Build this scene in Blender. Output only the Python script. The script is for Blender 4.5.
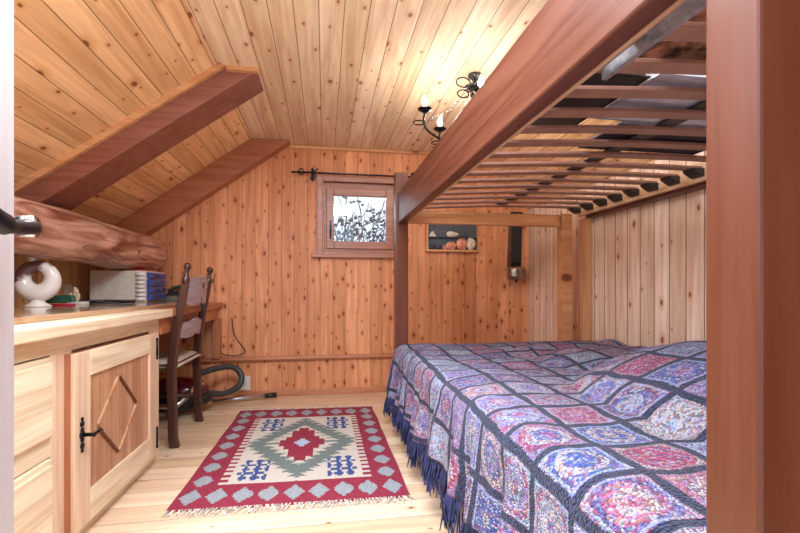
import bpy, bmesh, math, random
from mathutils import Vector, Matrix, noise
random.seed(7)
for o in list(bpy.data.objects): bpy.data.objects.remove(o)
SC = bpy.context.scene; COL = SC.collection
PI = math.pi
# ------------------------------------------------------------------ camera
CAMH = .84
cd = bpy.data.cameras.new('camera'); cam = bpy.data.objects.new('camera', cd); COL.objects.link(cam)
cd.sensor_width = 36; cd.lens = 36*440/800; cd.clip_start = .02
cd.shift_y = 22.5/800
cam.location = (0, 0, CAMH); cam.rotation_euler = (PI/2, 0, -math.atan(76/440))
SC.camera = cam
# ------------------------------------------------------------------ world, lights, exposure
w = bpy.data.worlds.new('world'); SC.world = w; w.use_nodes = True
wn = w.node_tree.nodes; wl = w.node_tree.links
bg = wn['Background']; bg.inputs[0].default_value = (.78, .88, 1, 1); bg.inputs[1].default_value = .75
def area(name, loc, rot, sx, sy, power, col):
    l = bpy.data.lights.new(name, 'AREA'); l.shape = 'RECTANGLE'; l.size = sx; l.size_y = sy
    l.energy = power; l.color = col
    o = bpy.data.objects.new(name, l); COL.objects.link(o); o.location = loc; o.rotation_euler = rot
    return o
# added upward fill at the doorway behind the camera, brightens the ceiling
area('doorway_fill', (-.05, -.6, .6), (PI/2+.65, 0, 0), .7, .9, 5, (.82, .90, 1))
# added fill under the flat ceiling, no roof window there; brightens floor and desk
area('ceiling_fill', (.02, .85, 1.965), (0, 0, 0), .8, .9, 32, (.80, .90, 1))
# added fill under the left slope, no window there; brightens the right wall
area('slope_fill', (-.95, .85, 1.62), (0, -.95, 0), .6, .8, 24, (.78, .87, 1))
BULB = 85
vs = SC.view_settings
vs.view_transform = 'Standard'; vs.look = 'None'; vs.gamma = 1; vs.use_curve_mapping = False; vs.exposure = 0.95

# ------------------------------------------------------------------ materials
def nt(name):
    m = bpy.data.materials.new(name); m.use_nodes = True
    t = m.node_tree; b = t.nodes['Principled BSDF']
    return m, t, b
class G:
    def __init__(s, t): s.t = t
    def n(s, k, **kw):
        x = s.t.nodes.new(k)
        for a, v in kw.items(): setattr(x, a, v)
        return x
    def l(s, a, b): s.t.links.new(a, b)
    def m(s, op, a, b=None, c=None, clamp=False):
        x = s.n('ShaderNodeMath', operation=op); x.use_clamp = clamp
        for i, v in enumerate((a, b, c)):
            if v is None: continue
            if isinstance(v, (int, float)): x.inputs[i].default_value = v
            else: s.l(v, x.inputs[i])
        return x.outputs[0]
    def mr(s, v, a, b, c=0, d=1):
        x = s.n('ShaderNodeMapRange', interpolation_type='SMOOTHSTEP')
        s.l(v, x.inputs[0])
        for i, q in enumerate((a, b, c, d)): x.inputs[i+1].default_value = q
        return x.outputs[0]
    def mix(s, f, a, b, bt='MIX'):
        x = s.n('ShaderNodeMix', data_type='RGBA', blend_type=bt)
        for i, v in ((0, f), (6, a), (7, b)):
            if isinstance(v, (int, float)): x.inputs[i].default_value = v
            elif isinstance(v, tuple): x.inputs[i].default_value = (*v[:3], 1)
            else: s.l(v, x.inputs[i])
        return x.outputs[2]
    def comb(s, x, y, z):
        c = s.n('ShaderNodeCombineXYZ')
        for i, v in enumerate((x, y, z)):
            if isinstance(v, (int, float)): c.inputs[i].default_value = v
            else: s.l(v, c.inputs[i])
        return c.outputs[0]
def sh(c, k): return tuple(min(1, v*k) for v in c)
def pine(name, base, along='Z', across=None, pitch=.105, seam=.0022, off=0., knot=10., kgate=.35, kr=.012, rough=.38, grain=1., kcol=None, var=.26, coat=0.):
    m, t, b = nt(name); g = G(t)
    tc = g.n('ShaderNodeTexCoord'); sp = g.n('ShaderNodeSeparateXYZ'); g.l(tc.outputs['Object'], sp.inputs[0])
    ix = 'XYZ'.index(along); L = sp.outputs[ix]
    oth = [i for i in range(3) if i != ix]
    if across:
        A = g.m('ADD', sp.outputs['XYZ'.index(across)], off)
        fa = g.m('DIVIDE', A, pitch); idx = g.m('FLOOR', fa); fr = g.m('SUBTRACT', fa, idx)
        wno = g.n('ShaderNodeTexWhiteNoise', noise_dimensions='1D'); g.l(idx, wno.inputs['W']); W = wno.outputs['Value']
        e = g.m('MULTIPLY', g.m('MINIMUM', fr, g.m('SUBTRACT', 1, fr)), pitch)
        sm = g.mr(e, seam*.35, seam, 1, 0)
        dv = g.mr(e, 0, seam*2.4, 0, 1)
        L2 = g.m('ADD', L, g.m('MULTIPLY', W, 17.3))
        T = sp.outputs[[i for i in oth if i != 'XYZ'.index(across)][0]]
    else:
        A = sp.outputs[oth[0]]; T = sp.outputs[oth[1]]; L2 = L; W = None; sm = None; dv = None
    # grain
    gv = g.comb(g.m('MULTIPLY', A, 26), g.m('MULTIPLY', T, 26), g.m('MULTIPLY', L2, 1.6))
    n1 = g.n('ShaderNodeTexNoise'); n1.inputs['Scale'].default_value = 1; n1.inputs['Detail'].default_value = 4
    n1.inputs['Roughness'].default_value = .55; n1.inputs['Distortion'].default_value = .6; g.l(gv, n1.inputs['Vector'])
    gv2 = g.comb(g.m('MULTIPLY', A, 170), g.m('MULTIPLY', T, 170), g.m('MULTIPLY', L2, 5))
    n2 = g.n('ShaderNodeTexNoise'); n2.inputs['Scale'].default_value = 1; n2.inputs['Detail'].default_value = 2; g.l(gv2, n2.inputs['Vector'])
    gm = g.m('ADD', g.m('MULTIPLY', n1.outputs[0], .75), g.m('MULTIPLY', n2.outputs[0], .25))
    f = g.mr(gm, .3, .7)
    lo = tuple(max(.005, base[i]*(1-q*grain)) for i, q in enumerate((.20, .34, .42))); hi = sh(base, 1.10)
    c = g.mix(f, lo, hi)
    if W is not None:
        k = g.m('ADD', g.m('MULTIPLY', W, var), 1-var*.5)
        c = g.mix(1., c, g.comb(k, g.m('POWER', k, 1.3), g.m('POWER', k, 1.8)), 'MULTIPLY')
    # knots
    if kgate < 1:
        vo = g.n('ShaderNodeTexVoronoi', voronoi_dimensions='2D' if across else '3D', feature='F1')
        vo.inputs['Scale'].default_value = knot
        kv = g.comb(A, g.m('MULTIPLY', L2, .55), T if not across else 0)
        g.l(kv, vo.inputs['Vector'])
        cs = g.n('ShaderNodeSeparateColor'); g.l(vo.outputs['Color'], cs.inputs[0])
        gate = g.m('GREATER_THAN', cs.outputs[0], kgate)
        rad = g.m('MULTIPLY', g.m('ADD', g.m('POWER', cs.outputs[1], 2.), .35), kr*knot)
        q = g.m('DIVIDE', vo.outputs['Distance'], rad)
        core = g.m('MULTIPLY', g.mr(q, .45, .95, 1, 0), gate)
        halo = g.m('MULTIPLY', g.mr(q, .8, 2.6, .55, 0), gate)
        kc = kcol or (base[0]*.30, base[1]*.14, base[2]*.08)
        c = g.mix(halo, c, (base[0]*.78, base[1]*.52, base[2]*.33))
        c = g.mix(core, c, kc)
    h = g.m('MULTIPLY', gm, .1)
    if sm is not None:
        c = g.mix(g.m('MULTIPLY', sm, .85), c, (base[0]*.16, base[1]*.09, base[2]*.06))
        h = g.m('ADD', h, dv)
    bp = g.n('ShaderNodeBump'); bp.inputs['Strength'].default_value = .35; bp.inputs['Distance'].default_value = .003
    g.l(h, bp.inputs['Height']); g.l(bp.outputs[0], b.inputs['Normal'])
    g.l(c, b.inputs['Base Color'])
    b.inputs['Roughness'].default_value = rough
    if coat: b.inputs['Coat Weight'].default_value = coat; b.inputs['Coat Roughness'].default_value = .12
    return m
def plain(name, col, rough=.5, metal=0., noise_amt=.15, scale=30, spec=None, bump=0., trans=0., emit=0.):
    m, t, b = nt(name); g = G(t)
    tc = g.n('ShaderNodeTexCoord'); n = g.n('ShaderNodeTexNoise'); n.inputs['Scale'].default_value = scale; n.inputs['Detail'].default_value = 3
    g.l(tc.outputs['Object'], n.inputs['Vector'])
    f = g.mr(n.outputs[0], .3, .7)
    g.l(g.mix(f, sh(col, 1-noise_amt), sh(col, 1+noise_amt)), b.inputs['Base Color'])
    b.inputs['Roughness'].default_value = rough; b.inputs['Metallic'].default_value = metal
    if bump:
        bp = g.n('ShaderNodeBump'); bp.inputs['Strength'].default_value = bump; bp.inputs['Distance'].default_value = .004
        g.l(n.outputs[0], bp.inputs['Height']); g.l(bp.outputs[0], b.inputs['Normal'])
    if trans: b.inputs['Transmission Weight'].default_value = trans
    if emit: b.inputs['Emission Color'].default_value = (*col, 1); b.inputs['Emission Strength'].default_value = emit
    return m

PB = (.68, .40, .19)
M = {}
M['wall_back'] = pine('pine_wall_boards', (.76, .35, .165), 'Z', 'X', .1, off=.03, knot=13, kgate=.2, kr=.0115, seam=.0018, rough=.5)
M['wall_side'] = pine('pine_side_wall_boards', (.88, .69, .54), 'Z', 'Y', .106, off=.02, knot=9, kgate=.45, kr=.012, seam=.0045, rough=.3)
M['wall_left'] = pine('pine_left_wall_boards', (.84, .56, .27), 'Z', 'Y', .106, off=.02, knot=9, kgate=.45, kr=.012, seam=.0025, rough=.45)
M['ceiling'] = pine('pine_ceiling_boards', (.92, .75, .52), 'Y', 'X', .1025, off=.02, knot=9, kgate=.3, kr=.011, seam=.0026, rough=.55)
M['slope'] = pine('pine_slope_boards', (.90, .60, .32), 'Y', 'X', .079, off=.0, knot=10, kgate=.25, kr=.012, seam=.0022, rough=.5)
M['floor'] = pine('pine_floor_boards', (.82, .63, .44), 'X', 'Y', .125, off=.03, knot=6.5, kgate=.6, kr=.011, seam=.0016, rough=.3, grain=.7)
M['trim_x'] = pine('pine_trim', (.68, .38, .18), 'X', knot=7, kgate=.5, kr=.02)
M['trim_y'] = pine('pine_trim_length', (.68, .40, .19), 'Y', knot=7, kgate=.5, kr=.02)
M['trim_z'] = pine('pine_trim_upright', (.66, .38, .19), 'Z', knot=7, kgate=.5, kr=.02)
M['leg_shade_z'] = pine('desk_leg_shaded_pine', (.46, .19, .09), 'Z', knot=5, kgate=.5, kr=.02)  # desk legs in the redder desk tone, shade put into the colour
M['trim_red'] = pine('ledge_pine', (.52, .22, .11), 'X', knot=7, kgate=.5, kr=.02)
M['rafter_dark'] = pine('rafter_wood', (.27, .105, .07), 'X', knot=4, kgate=.6, kr=.02, rough=.45, grain=1.3)
M['rafter_wall'] = pine('wall_rafter_wood', (.42, .17, .085), 'X', knot=5, kgate=.4, kr=.02, rough=.4)
BR = (.125, .042, .023)
M['bed_y'] = pine('bunk_timber_length', BR, 'Y', knot=4, kgate=.3, kr=.045, rough=.36, grain=2.)
M['bed_z'] = pine('bunk_timber_upright', (.13, .040, .020), 'Z', knot=5, kgate=.8, kr=.015, rough=.3, grain=1.)
M['bed_x'] = pine('bunk_timber_cross', (.62, .31, .14), 'X', knot=8, kgate=.2, kr=.03, rough=.36)
M['slat'] = plain('beech_slat_lacquer', (.30, .15, .11), .38, noise_amt=.15, scale=12)
M['ledger'] = pine('slat_ledger_pine', (.60, .40, .25), 'Y', knot=6, kgate=.6, kr=.015)
M['desk_y'] = pine('desk_pine_length', (.84, .74, .54), 'Y', knot=7.5, kgate=.35, kr=.02, rough=.33)
M['desk_z'] = pine('desk_pine_upright', (.76, .58, .42), 'Z', knot=7, kgate=.4, kr=.02, rough=.33)
M['desk_panel'] = pine('door_panel_pine', (.60, .36, .22), 'Z', 'Y', .09, knot=5, kgate=.75, kr=.01, seam=.0014, rough=.35, grain=1.4)
M['desk_edge'] = pine('door_edge_shaded_pine', (.42, .17, .09), 'Z', knot=6, kgate=.5, kr=.02)  # door edge's shaded side put into the colour; log knot reuses it
M['desk_shade'] = pine('desk_shaded_pine', (.50, .20, .09), 'Y', knot=6, kgate=.4, kr=.03)  # far desk top and apron: shade near the back wall painted as redder pine
M['plate'] = pine('varnished_desk_leaf', (.45, .29, .17), 'Y', 'X', .12, knot=6, kgate=.6, kr=.015, rough=.1, coat=.6)
M['chair'] = pine('dark_walnut_stain', (.065, .026, .019), 'Z', knot=5, kgate=.9, rough=.28)
M['chair_slat'] = pine('chair_slat_gloss_tint', (.34, .31, .38), 'Y', knot=5, kgate=.9, rough=.24)  # back slats paler and bluish: gloss painted into the base colour
M['iron'] = plain('black_iron', (.018, .018, .02), .38, .8)
M['iron_grey'] = plain('burnished_iron', (.10, .10, .10), .32, .9, noise_amt=.4)
M['chrome'] = plain('chrome', (.62, .62, .64), .18, 1.)
M['alu'] = plain('brushed_aluminium', (.52, .52, .55), .38, .9, noise_amt=.2, scale=60)
M['black'] = plain('black_plastic', (.015, .015, .017), .42)
M['white'] = plain('white_plastic', (.75, .73, .68), .45, noise_amt=.04)
M['cream'] = plain('cream_plastic', (.62, .58, .50), .5, noise_amt=.05)
M['blue'] = plain('blue_plastic', (.02, .07, .36), .3)
M['green'] = plain('dark_green_plastic', (.02, .09, .06), .35)
M['red'] = plain('red_plastic', (.45, .02, .05), .4)
M['salmon'] = plain('salmon_card', (.75, .30, .22), .6)
M['maroon'] = plain('maroon_plastic', (.11, .012, .028), .16)
M['hose'] = plain('grey_hose', (.045, .045, .05), .45)
M['leather'] = plain('black_leather', (.02, .018, .018), .5, bump=.3)
M['bell'] = plain('hammered_bell_steel', (.34, .30, .26), .32, .95, noise_amt=.35, scale=45, bump=.4)
M['rod'] = plain('blue_black_iron', (.03, .035, .06), .3, .7)
M['slate'] = plain('slate_backing', (.09, .10, .12), .6)
M['shell'] = plain('pale_shell', (.75, .66, .55), .35, noise_amt=.25, scale=60)
M['shell_pink'] = plain('orange_pink_shell', (.72, .30, .18), .4, noise_amt=.4, scale=50)
M['shell_dark'] = plain('violet_black_shell', (.05, .04, .07), .3, noise_amt=.4, scale=50)
M['figurine'] = plain('cream_carving', (.66, .55, .36), .55, noise_amt=.2)
M['paper'] = plain('paper', (.8, .8, .8), .6, noise_amt=.03)
M['sheet'] = plain('bed_linen', (.62, .62, .72), .8, noise_amt=.1, scale=20, bump=.4)
M['mattress'] = plain('mattress_ticking', (.55, .52, .48), .85, noise_amt=.05)
M['bulb'] = plain('lit_candle_bulb', (1, .92, .82), .3, noise_amt=0, emit=BULB)
M['foliage'] = plain('snowy_twigs', (.16, .19, .23), .8, noise_amt=.5)
M['snow'] = plain('snow', (.8, .85, .9), .8, noise_amt=.03, scale=3)

# vase glaze : white with brown-violet run glaze
def vase_mat():
    m, t, b = nt('run_glaze'); g = G(t)
    tc = g.n('ShaderNodeTexCoord'); sp = g.n('ShaderNodeSeparateXYZ'); g.l(tc.outputs['Object'], sp.inputs[0])
    n = g.n('ShaderNodeTexNoise'); n.inputs['Scale'].default_value = 22; g.l(tc.outputs['Object'], n.inputs['Vector'])
    f = g.m('ADD', g.m('MULTIPLY', sp.outputs[2], 7.5), g.m('MULTIPLY', n.outputs[0], 1.1))
    f = g.m('SUBTRACT', f, g.m('MULTIPLY', sp.outputs[0], 5))
    g.l(g.mix(g.mr(f, 1.65, 1.85), (.74, .70, .66), (.13, .075, .09)), b.inputs['Base Color'])
    b.inputs['Roughness'].default_value = .14
    return m
M['vase'] = vase_mat()

# log : peeled trunk with cracks
def log_mat():
    m, t, b = nt('peeled_log'); g = G(t)
    tc = g.n('ShaderNodeTexCoord'); mp = g.n('ShaderNodeMapping'); mp.inputs['Scale'].default_value = (9, 1.5, 9); g.l(tc.outputs['Object'], mp.inputs[0])
    n = g.n('ShaderNodeTexNoise'); n.inputs['Scale'].default_value = 1.3; n.inputs['Detail'].default_value = 6; n.inputs['Distortion'].default_value = 1.2; g.l(mp.outputs[0], n.inputs['Vector'])
    mp2 = g.n('ShaderNodeMapping'); mp2.inputs['Scale'].default_value = (7, .6, 7); g.l(tc.outputs['Object'], mp2.inputs[0])
    n2 = g.n('ShaderNodeTexNoise'); n2.inputs['Scale'].default_value = 1.1; n2.inputs['Detail'].default_value = 3; n2.inputs['Distortion'].default_value = .8; g.l(mp2.outputs[0], n2.inputs['Vector'])
    cr = g.mr(g.m('ABSOLUTE', g.m('SUBTRACT', n2.outputs[0], .52)), .0, .009, 1, 0)
    c = g.mix(g.mr(n.outputs[0], .3, .72), (.22, .06, .03), (.84, .50, .36))
    vo = g.n('ShaderNodeTexVoronoi'); vo.inputs['Scale'].default_value = 5.5; g.l(tc.outputs['Object'], vo.inputs['Vector'])
    cs = g.n('ShaderNodeSeparateColor'); g.l(vo.outputs['Color'], cs.inputs[0])
    kk = g.m('MULTIPLY', g.mr(vo.outputs['Distance'], .06, .12, 1, 0), g.m('GREATER_THAN', cs.outputs[0], .45))
    c = g.mix(kk, c, (.12, .03, .02))
    c = g.mix(g.m('MULTIPLY', cr, .75), c, (.12, .045, .03))
    g.l(c, b.inputs['Base Color']); b.inputs['Roughness'].default_value = .38
    bp = g.n('ShaderNodeBump'); bp.inputs['Strength'].default_value = .5; bp.inputs['Distance'].default_value = .01
    g.l(g.m('SUBTRACT', n.outputs[0], cr), bp.inputs['Height']); g.l(bp.outputs[0], b.inputs['Normal'])
    return m
M['log'] = log_mat()
def rush_mat():
    m, t, b = nt('rush_weave'); g = G(t)
    tc = g.n('ShaderNodeTexCoord'); wv = g.n('ShaderNodeTexWave', bands_direction='X'); wv.inputs['Scale'].default_value = 45; wv.inputs['Distortion'].default_value = 1.5
    g.l(tc.outputs['Object'], wv.inputs['Vector'])
    g.l(g.mix(wv.outputs[1], (.50, .38, .25), (.74, .66, .54)), b.inputs['Base Color']); b.inputs['Roughness'].default_value = .7
    bp = g.n('ShaderNodeBump'); bp.inputs['Strength'].default_value = .6; bp.inputs['Distance'].default_value = .004
    g.l(wv.outputs[1], bp.inputs['Height']); g.l(bp.outputs[0], b.inputs['Normal'])
    return m
M['rush'] = rush_mat()
# crocheted patchwork: colour from cloth coordinates (uv in metres)
def crochet(name, pitch=.15, seed=0.):
    m, t, b = nt(name); g = G(t)
    uv = g.n('ShaderNodeUVMap', uv_map='cloth'); sp = g.n('ShaderNodeSeparateXYZ'); g.l(uv.outputs[0], sp.inputs[0])
    nd = g.n('ShaderNodeTexNoise'); nd.inputs['Scale'].default_value = 9; g.l(uv.outputs[0], nd.inputs['Vector'])
    U = g.m('ADD', g.m('DIVIDE', sp.outputs[0], pitch), g.m('MULTIPLY', g.m('SUBTRACT', nd.outputs[0], .5), .16))
    V = g.m('ADD', g.m('DIVIDE', sp.outputs[1], pitch), g.m('MULTIPLY', g.m('SUBTRACT', nd.outputs[0], .5), .16))
    iu = g.m('FLOOR', U); iv = g.m('FLOOR', V); fu = g.m('SUBTRACT', U, iu); fv = g.m('SUBTRACT', V, iv)
    eu = g.m('MINIMUM', fu, g.m('SUBTRACT', 1, fu)); ev = g.m('MINIMUM', fv, g.m('SUBTRACT', 1, fv)); e = g.m('MINIMUM', eu, ev)
    wnz = g.n('ShaderNodeTexWhiteNoise', noise_dimensions='3D'); g.l(g.comb(iu, iv, 3.7+seed), wnz.inputs['Vector'])
    ws = g.n('ShaderNodeSeparateColor'); g.l(wnz.outputs['Color'], ws.inputs[0])
    cu = g.m('SUBTRACT', fu, .5); cv = g.m('SUBTRACT', fv, .5)
    rr = g.m('SQRT', g.m('ADD', g.m('MULTIPLY', cu, cu), g.m('MULTIPLY', cv, cv)))
    ring = g.m('FLOOR', g.m('MULTIPLY', rr, 9))
    rn = g.n('ShaderNodeTexWhiteNoise', noise_dimensions='3D'); g.l(g.comb(iu, iv, ring), rn.inputs['Vector'])
    rs = g.n('ShaderNodeSeparateColor'); g.l(rn.outputs['Color'], rs.inputs[0])
    vo = g.n('ShaderNodeTexVoronoi', voronoi_dimensions='2D'); vo.inputs['Scale'].default_value = 180; g.l(uv.outputs[0], vo.inputs['Vector'])
    vs_ = g.n('ShaderNodeSeparateColor'); g.l(vo.outputs['Color'], vs_.inputs[0])
    def ramp(fac, stops):
        r = g.n('ShaderNodeValToRGB'); r.color_ramp.interpolation = 'CONSTANT'
        el = r.color_ramp.elements
        while len(el) > 1: el.remove(el[-1])
        el[0].position = 0; el[0].color = (*stops[0][1], 1)
        for p, c in stops[1:]:
            x = el.new(p); x.color = (*c, 1)
        g.l(fac, r.inputs[0]); return r.outputs[0]
    MAG = (.42, .015, .13); PINK = (.50, .14, .28); LAV = (.27, .22, .58); BLU = (.05, .10, .42); ICE = (.42, .52, .72); GRY = (.20, .27, .42); CRM = (.62, .52, .50)
    main = ramp(ws.outputs[0], [(0, LAV), (.18, MAG), (.34, GRY), (.5, PINK), (.64, BLU), (.76, ICE), (.88, (.20, .06, .18))])
    second = ramp(rs.outputs[0], [(0, ICE), (.2, BLU), (.38, MAG), (.52, CRM), (.68, LAV), (.84, PINK)])
    speck = ramp(vs_.outputs[1], [(0, (.015, .02, .06)), (.27, ICE), (.4, (.32, .02, .07)), (.52, (.42, .24, .12)), (.6, LAV), (.75, CRM), (.9, (.10, .22, .26))])
    c = g.mix(g.m('MULTIPLY', g.m('GREATER_THAN', rs.outputs[1], .42), .75), main, second)
    c = g.mix(g.m('MULTIPLY', g.m('GREATER_THAN', vs_.outputs[0], .36), .7), c, speck)
    # pale edging round each square, then the navy grid
    edging = g.m('MULTIPLY', g.mr(e, .08, .09), g.mr(e, .11, .13, 1, 0))
    c = g.mix(g.m('MULTIPLY', edging, .6), c, g.mix(g.m('GREATER_THAN', ws.outputs[1], .5), ICE, (.40, .20, .26)))
    grid = g.mr(e, .055, .078, 1, 0)
    st = g.m('MULTIPLY', g.m('GREATER_THAN', vs_.outputs[2], .7), .3)
    navy = g.mix(st, (.006, .012, .055), (.05, .08, .22))
    c = g.mix(grid, c, navy)
    shd = 1.
    g.l(c, b.inputs['Base Color']); b.inputs['Roughness'].default_value = .85
    b.inputs['Sheen Weight'].default_value = .12
    bp = g.n('ShaderNodeBump'); bp.inputs['Strength'].default_value = 1.; bp.inputs['Distance'].default_value = .009
    g.l(g.m('SUBTRACT', g.m('MULTIPLY', vo.outputs['Distance'], -1), g.m('MULTIPLY', grid, .3)), bp.inputs['Height']); g.l(bp.outputs[0], b.inputs['Normal'])
    return m
M['crochet'] = crochet('crocheted_squares')
M['crochet2'] = crochet('folded_patterned_textile', .06, 5.)
M['fringe'] = plain('navy_yarn', (.02, .025, .09), .8, noise_amt=.7, scale=25)
M['rug_fringe'] = plain('natural_yarn', (.62, .55, .48), .9, noise_amt=.35, scale=60)
def glass_mat():
    m, t, b = nt('window_glass'); g = G(t)
    out = t.nodes['Material Output']; tr = g.n('ShaderNodeBsdfTransparent'); gl = g.n('ShaderNodeBsdfGlossy'); gl.inputs['Roughness'].default_value = .02
    mx = g.n('ShaderNodeMixShader'); mx.inputs[0].default_value = .06
    g.l(tr.outputs[0], mx.inputs[1]); g.l(gl.outputs[0], mx.inputs[2]); g.l(mx.outputs[0], out.inputs[0])
    return m
M['glass'] = glass_mat()

# ------------------------------------------------------------------ geometry helpers
ORG = {}
def worg(o): return ORG.get(o.name, Vector((0, 0, 0)))
def obj(name, bm, mat, parent=None, org=None, smooth=False, bevel=0., seg=2):
    bmesh.ops.recalc_face_normals(bm, faces=bm.faces)
    if org is None:
        xs = [v.co for v in bm.verts]
        lo = Vector([min(v[i] for v in xs) for i in range(3)]); hi = Vector([max(v[i] for v in xs) for i in range(3)])
        org = Vector(((lo.x+hi.x)/2, (lo.y+hi.y)/2, lo.z))
    org = Vector(org)
    bmesh.ops.translate(bm, verts=bm.verts, vec=-org)
    me = bpy.data.meshes.new(name); bm.to_mesh(me); bm.free()
    o = bpy.data.objects.new(name, me); COL.objects.link(o)
    for mm in (mat if isinstance(mat, (list, tuple)) else [mat]): me.materials.append(mm)
    if smooth:
        for p in me.polygons: p.use_smooth = True
    if parent is not None:
        o.parent = parent; o.location = org - worg(parent)
    else: o.location = org
    ORG[o.name] = org
    if bevel:
        b = o.modifiers.new('bevel', 'BEVEL'); b.width = bevel; b.segments = seg; b.limit_method = 'ANGLE'
        b.harden_normals = False
    return o
def thing(name, label, cat, loc, group=None):
    o = bpy.data.objects.new(name, None); COL.objects.link(o); o.location = loc; ORG[o.name] = Vector(loc)
    o.empty_display_size = .05
    return tag(o, label, cat, group)
def tag(o, label, cat, group=None):
    o['label'] = label; o['category'] = cat
    if group: o['group'] = group
    return o
def struct(o): o['kind'] = 'structure'; return o
def stuff(o): o['kind'] = 'stuff'; return o
def B(): return bmesh.new()
def box(bm, x0, x1, y0, y1, z0, z1, mi=0):
    v = [bm.verts.new((x, y, z)) for x in (x0, x1) for y in (y0, y1) for z in (z0, z1)]
    fs = [(0, 1, 3, 2), (4, 6, 7, 5), (0, 4, 5, 1), (2, 3, 7, 6), (0, 2, 6, 4), (1, 5, 7, 3)]
    for f in fs: bm.faces.new([v[i] for i in f]).material_index = mi
    return bm
def bx(*a): return box(B(), *a)
def prism(bm, pts, ax, a0, a1):
    # pts 2D polygon in the plane normal to ax
    def P(p, a):
        return {'X': (a, p[0], p[1]), 'Y': (p[0], a, p[1]), 'Z': (p[0], p[1], a)}[ax]
    A = [bm.verts.new(P(p, a0)) for p in pts]; Z = [bm.verts.new(P(p, a1)) for p in pts]
    bm.faces.new(A); bm.faces.new(Z)
    n = len(pts)
    for i in range(n): bm.faces.new((A[i], A[(i+1) % n], Z[(i+1) % n], Z[i]))
    return bm
def tube(bm, pts, r, n=10, cap=True, closed=False):
    pts = [Vector(p) for p in pts]; m = len(pts)
    rs = r if isinstance(r, (list, tuple)) else [r]*m
    rings = []; up = None
    for i, p in enumerate(pts):
        if closed: t = pts[(i+1) % m]-pts[i-1]
        else: t = pts[min(i+1, m-1)]-pts[max(i-1, 0)]
        t.normalize()
        if up is None:
            up = Vector((0, 0, 1)) if abs(t.z) < .9 else Vector((1, 0, 0))
        s = t.cross(up)
        if s.length < 1e-5: s = t.orthogonal()
        s.normalize(); u = s.cross(t).normalized(); up = u
        rings.append([bm.verts.new(p+(s*math.cos(2*PI*k/n)+u*math.sin(2*PI*k/n))*rs[i]) for k in range(n)])
    for i in range(m if closed else m-1):
        a, b = rings[i], rings[(i+1) % m]
        for k in range(n): bm.faces.new((a[k], a[(k+1) % n], b[(k+1) % n], b[k]))
    if cap and not closed:
        bm.faces.new(rings[0][::-1]); bm.faces.new(rings[-1])
    return bm
def lathe(bm, prof, c=(0, 0, 0), n=20, axis=Vector((0, 0, 1))):
    axis = Vector(axis).normalized(); s = axis.orthogonal().normalized(); u = axis.cross(s); c = Vector(c)
    rings = []
    for r, h in prof:
        if r < 1e-5: rings.append([bm.verts.new(c+axis*h)])
        else: rings.append([bm.verts.new(c+axis*h+(s*math.cos(2*PI*k/n)+u*math.sin(2*PI*k/n))*r) for k in range(n)])
    for a, b in zip(rings, rings[1:]):
        for k in range(n):
            k2 = (k+1) % n
            if len(a) == 1 and len(b) == 1: continue
            if len(a) == 1: bm.faces.new((a[0], b[k2], b[k]))
            elif len(b) == 1: bm.faces.new((a[k], a[k2], b[0]))
            else: bm.faces.new((a[k], a[k2], b[k2], b[k]))
    for q in (rings[0], rings[-1]):
        if len(q) > 1: bm.faces.new(q)
    return bm
def ell(bm, c, r, nu=16, nv=10, f=None):
    c = Vector(c); rings = []
    for j in range(nv+1):
        ph = -PI/2+PI*j/nv
        k = 1 if j in (0, nv) else nu
        ring = []
        for i in range(k):
            th = 2*PI*i/nu
            d = Vector((math.cos(ph)*math.cos(th), math.cos(ph)*math.sin(th), math.sin(ph)))
            if f: d = f(d)
            ring.append(bm.verts.new(c+Vector((d.x*r[0], d.y*r[1], d.z*r[2]))))
        rings.append(ring)
    for a, b in zip(rings, rings[1:]):
        for k in range(nu):
            k2 = (k+1) % nu
            if len(a) == 1: bm.faces.new((a[0], b[k2], b[k]))
            elif len(b) == 1: bm.faces.new((a[k], a[k2], b[0]))
            else: bm.faces.new((a[k], a[k2], b[k2], b[k]))
    return bm
def arc(c, r, a0, a1, n, ax='X'):
    out = []
    for i in range(n+1):
        a = a0+(a1-a0)*i/n; p, q = r*math.cos(a), r*math.sin(a)
        out.append({'X': (c[0], c[1]+p, c[2]+q), 'Y': (c[0]+p, c[1], c[2]+q), 'Z': (c[0]+p, c[1]+q, c[2])}[ax])
    return out
def smooth_path(pts, k=6):
    pts = [Vector(p) for p in pts]; out = []
    for i in range(len(pts)-1):
        p0 = pts[max(i-1, 0)]; p1 = pts[i]; p2 = pts[i+1]; p3 = pts[min(i+2, len(pts)-1)]
        for j in range(k):
            t = j/k
            out.append(.5*((2*p1)+(-p0+p2)*t+(2*p0-5*p1+4*p2-p3)*t*t+(-p0+3*p1-3*p2+p3)*t**3))
    out.append(pts[-1]); return out

# ------------------------------------------------------------------ room shell
YB = 3.575; XL = -1.50; XR = 1.75; ZC = 1.98; XJ = -.54; XK = 1.12; SL = .72; YF = -.42
def zs(x): return ZC+SL*(x-XJ)          # left slope
ZL = zs(XL); ZR = ZC-SL*(XR-XK)
O0 = (0, 0, 0)
struct(obj('floor', bx(XL-.1, XR+.1, YF-.1, YB+.1, -.08, 0), M['floor'], org=O0))
struct(obj('wall_left', bx(XL-.08, XL, YF, YB, 0, ZL), M['wall_left'], org=O0))
struct(obj('wall_right', bx(XR, XR+.08, YF, YB, 0, ZR), M['wall_side'], org=O0))
struct(obj('ceiling', bx(XJ, XK, YF, YB+.1, ZC, ZC+.06), M['ceiling'], org=O0))
struct(obj('ceiling', prism(B(), [(XL-.08, zs(XL-.08)), (XJ, ZC), (XJ, ZC+.06), (XL-.08, zs(XL-.08)+.06)], 'Y', YF, YB+.1), M['slope'], org=O0))
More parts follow.
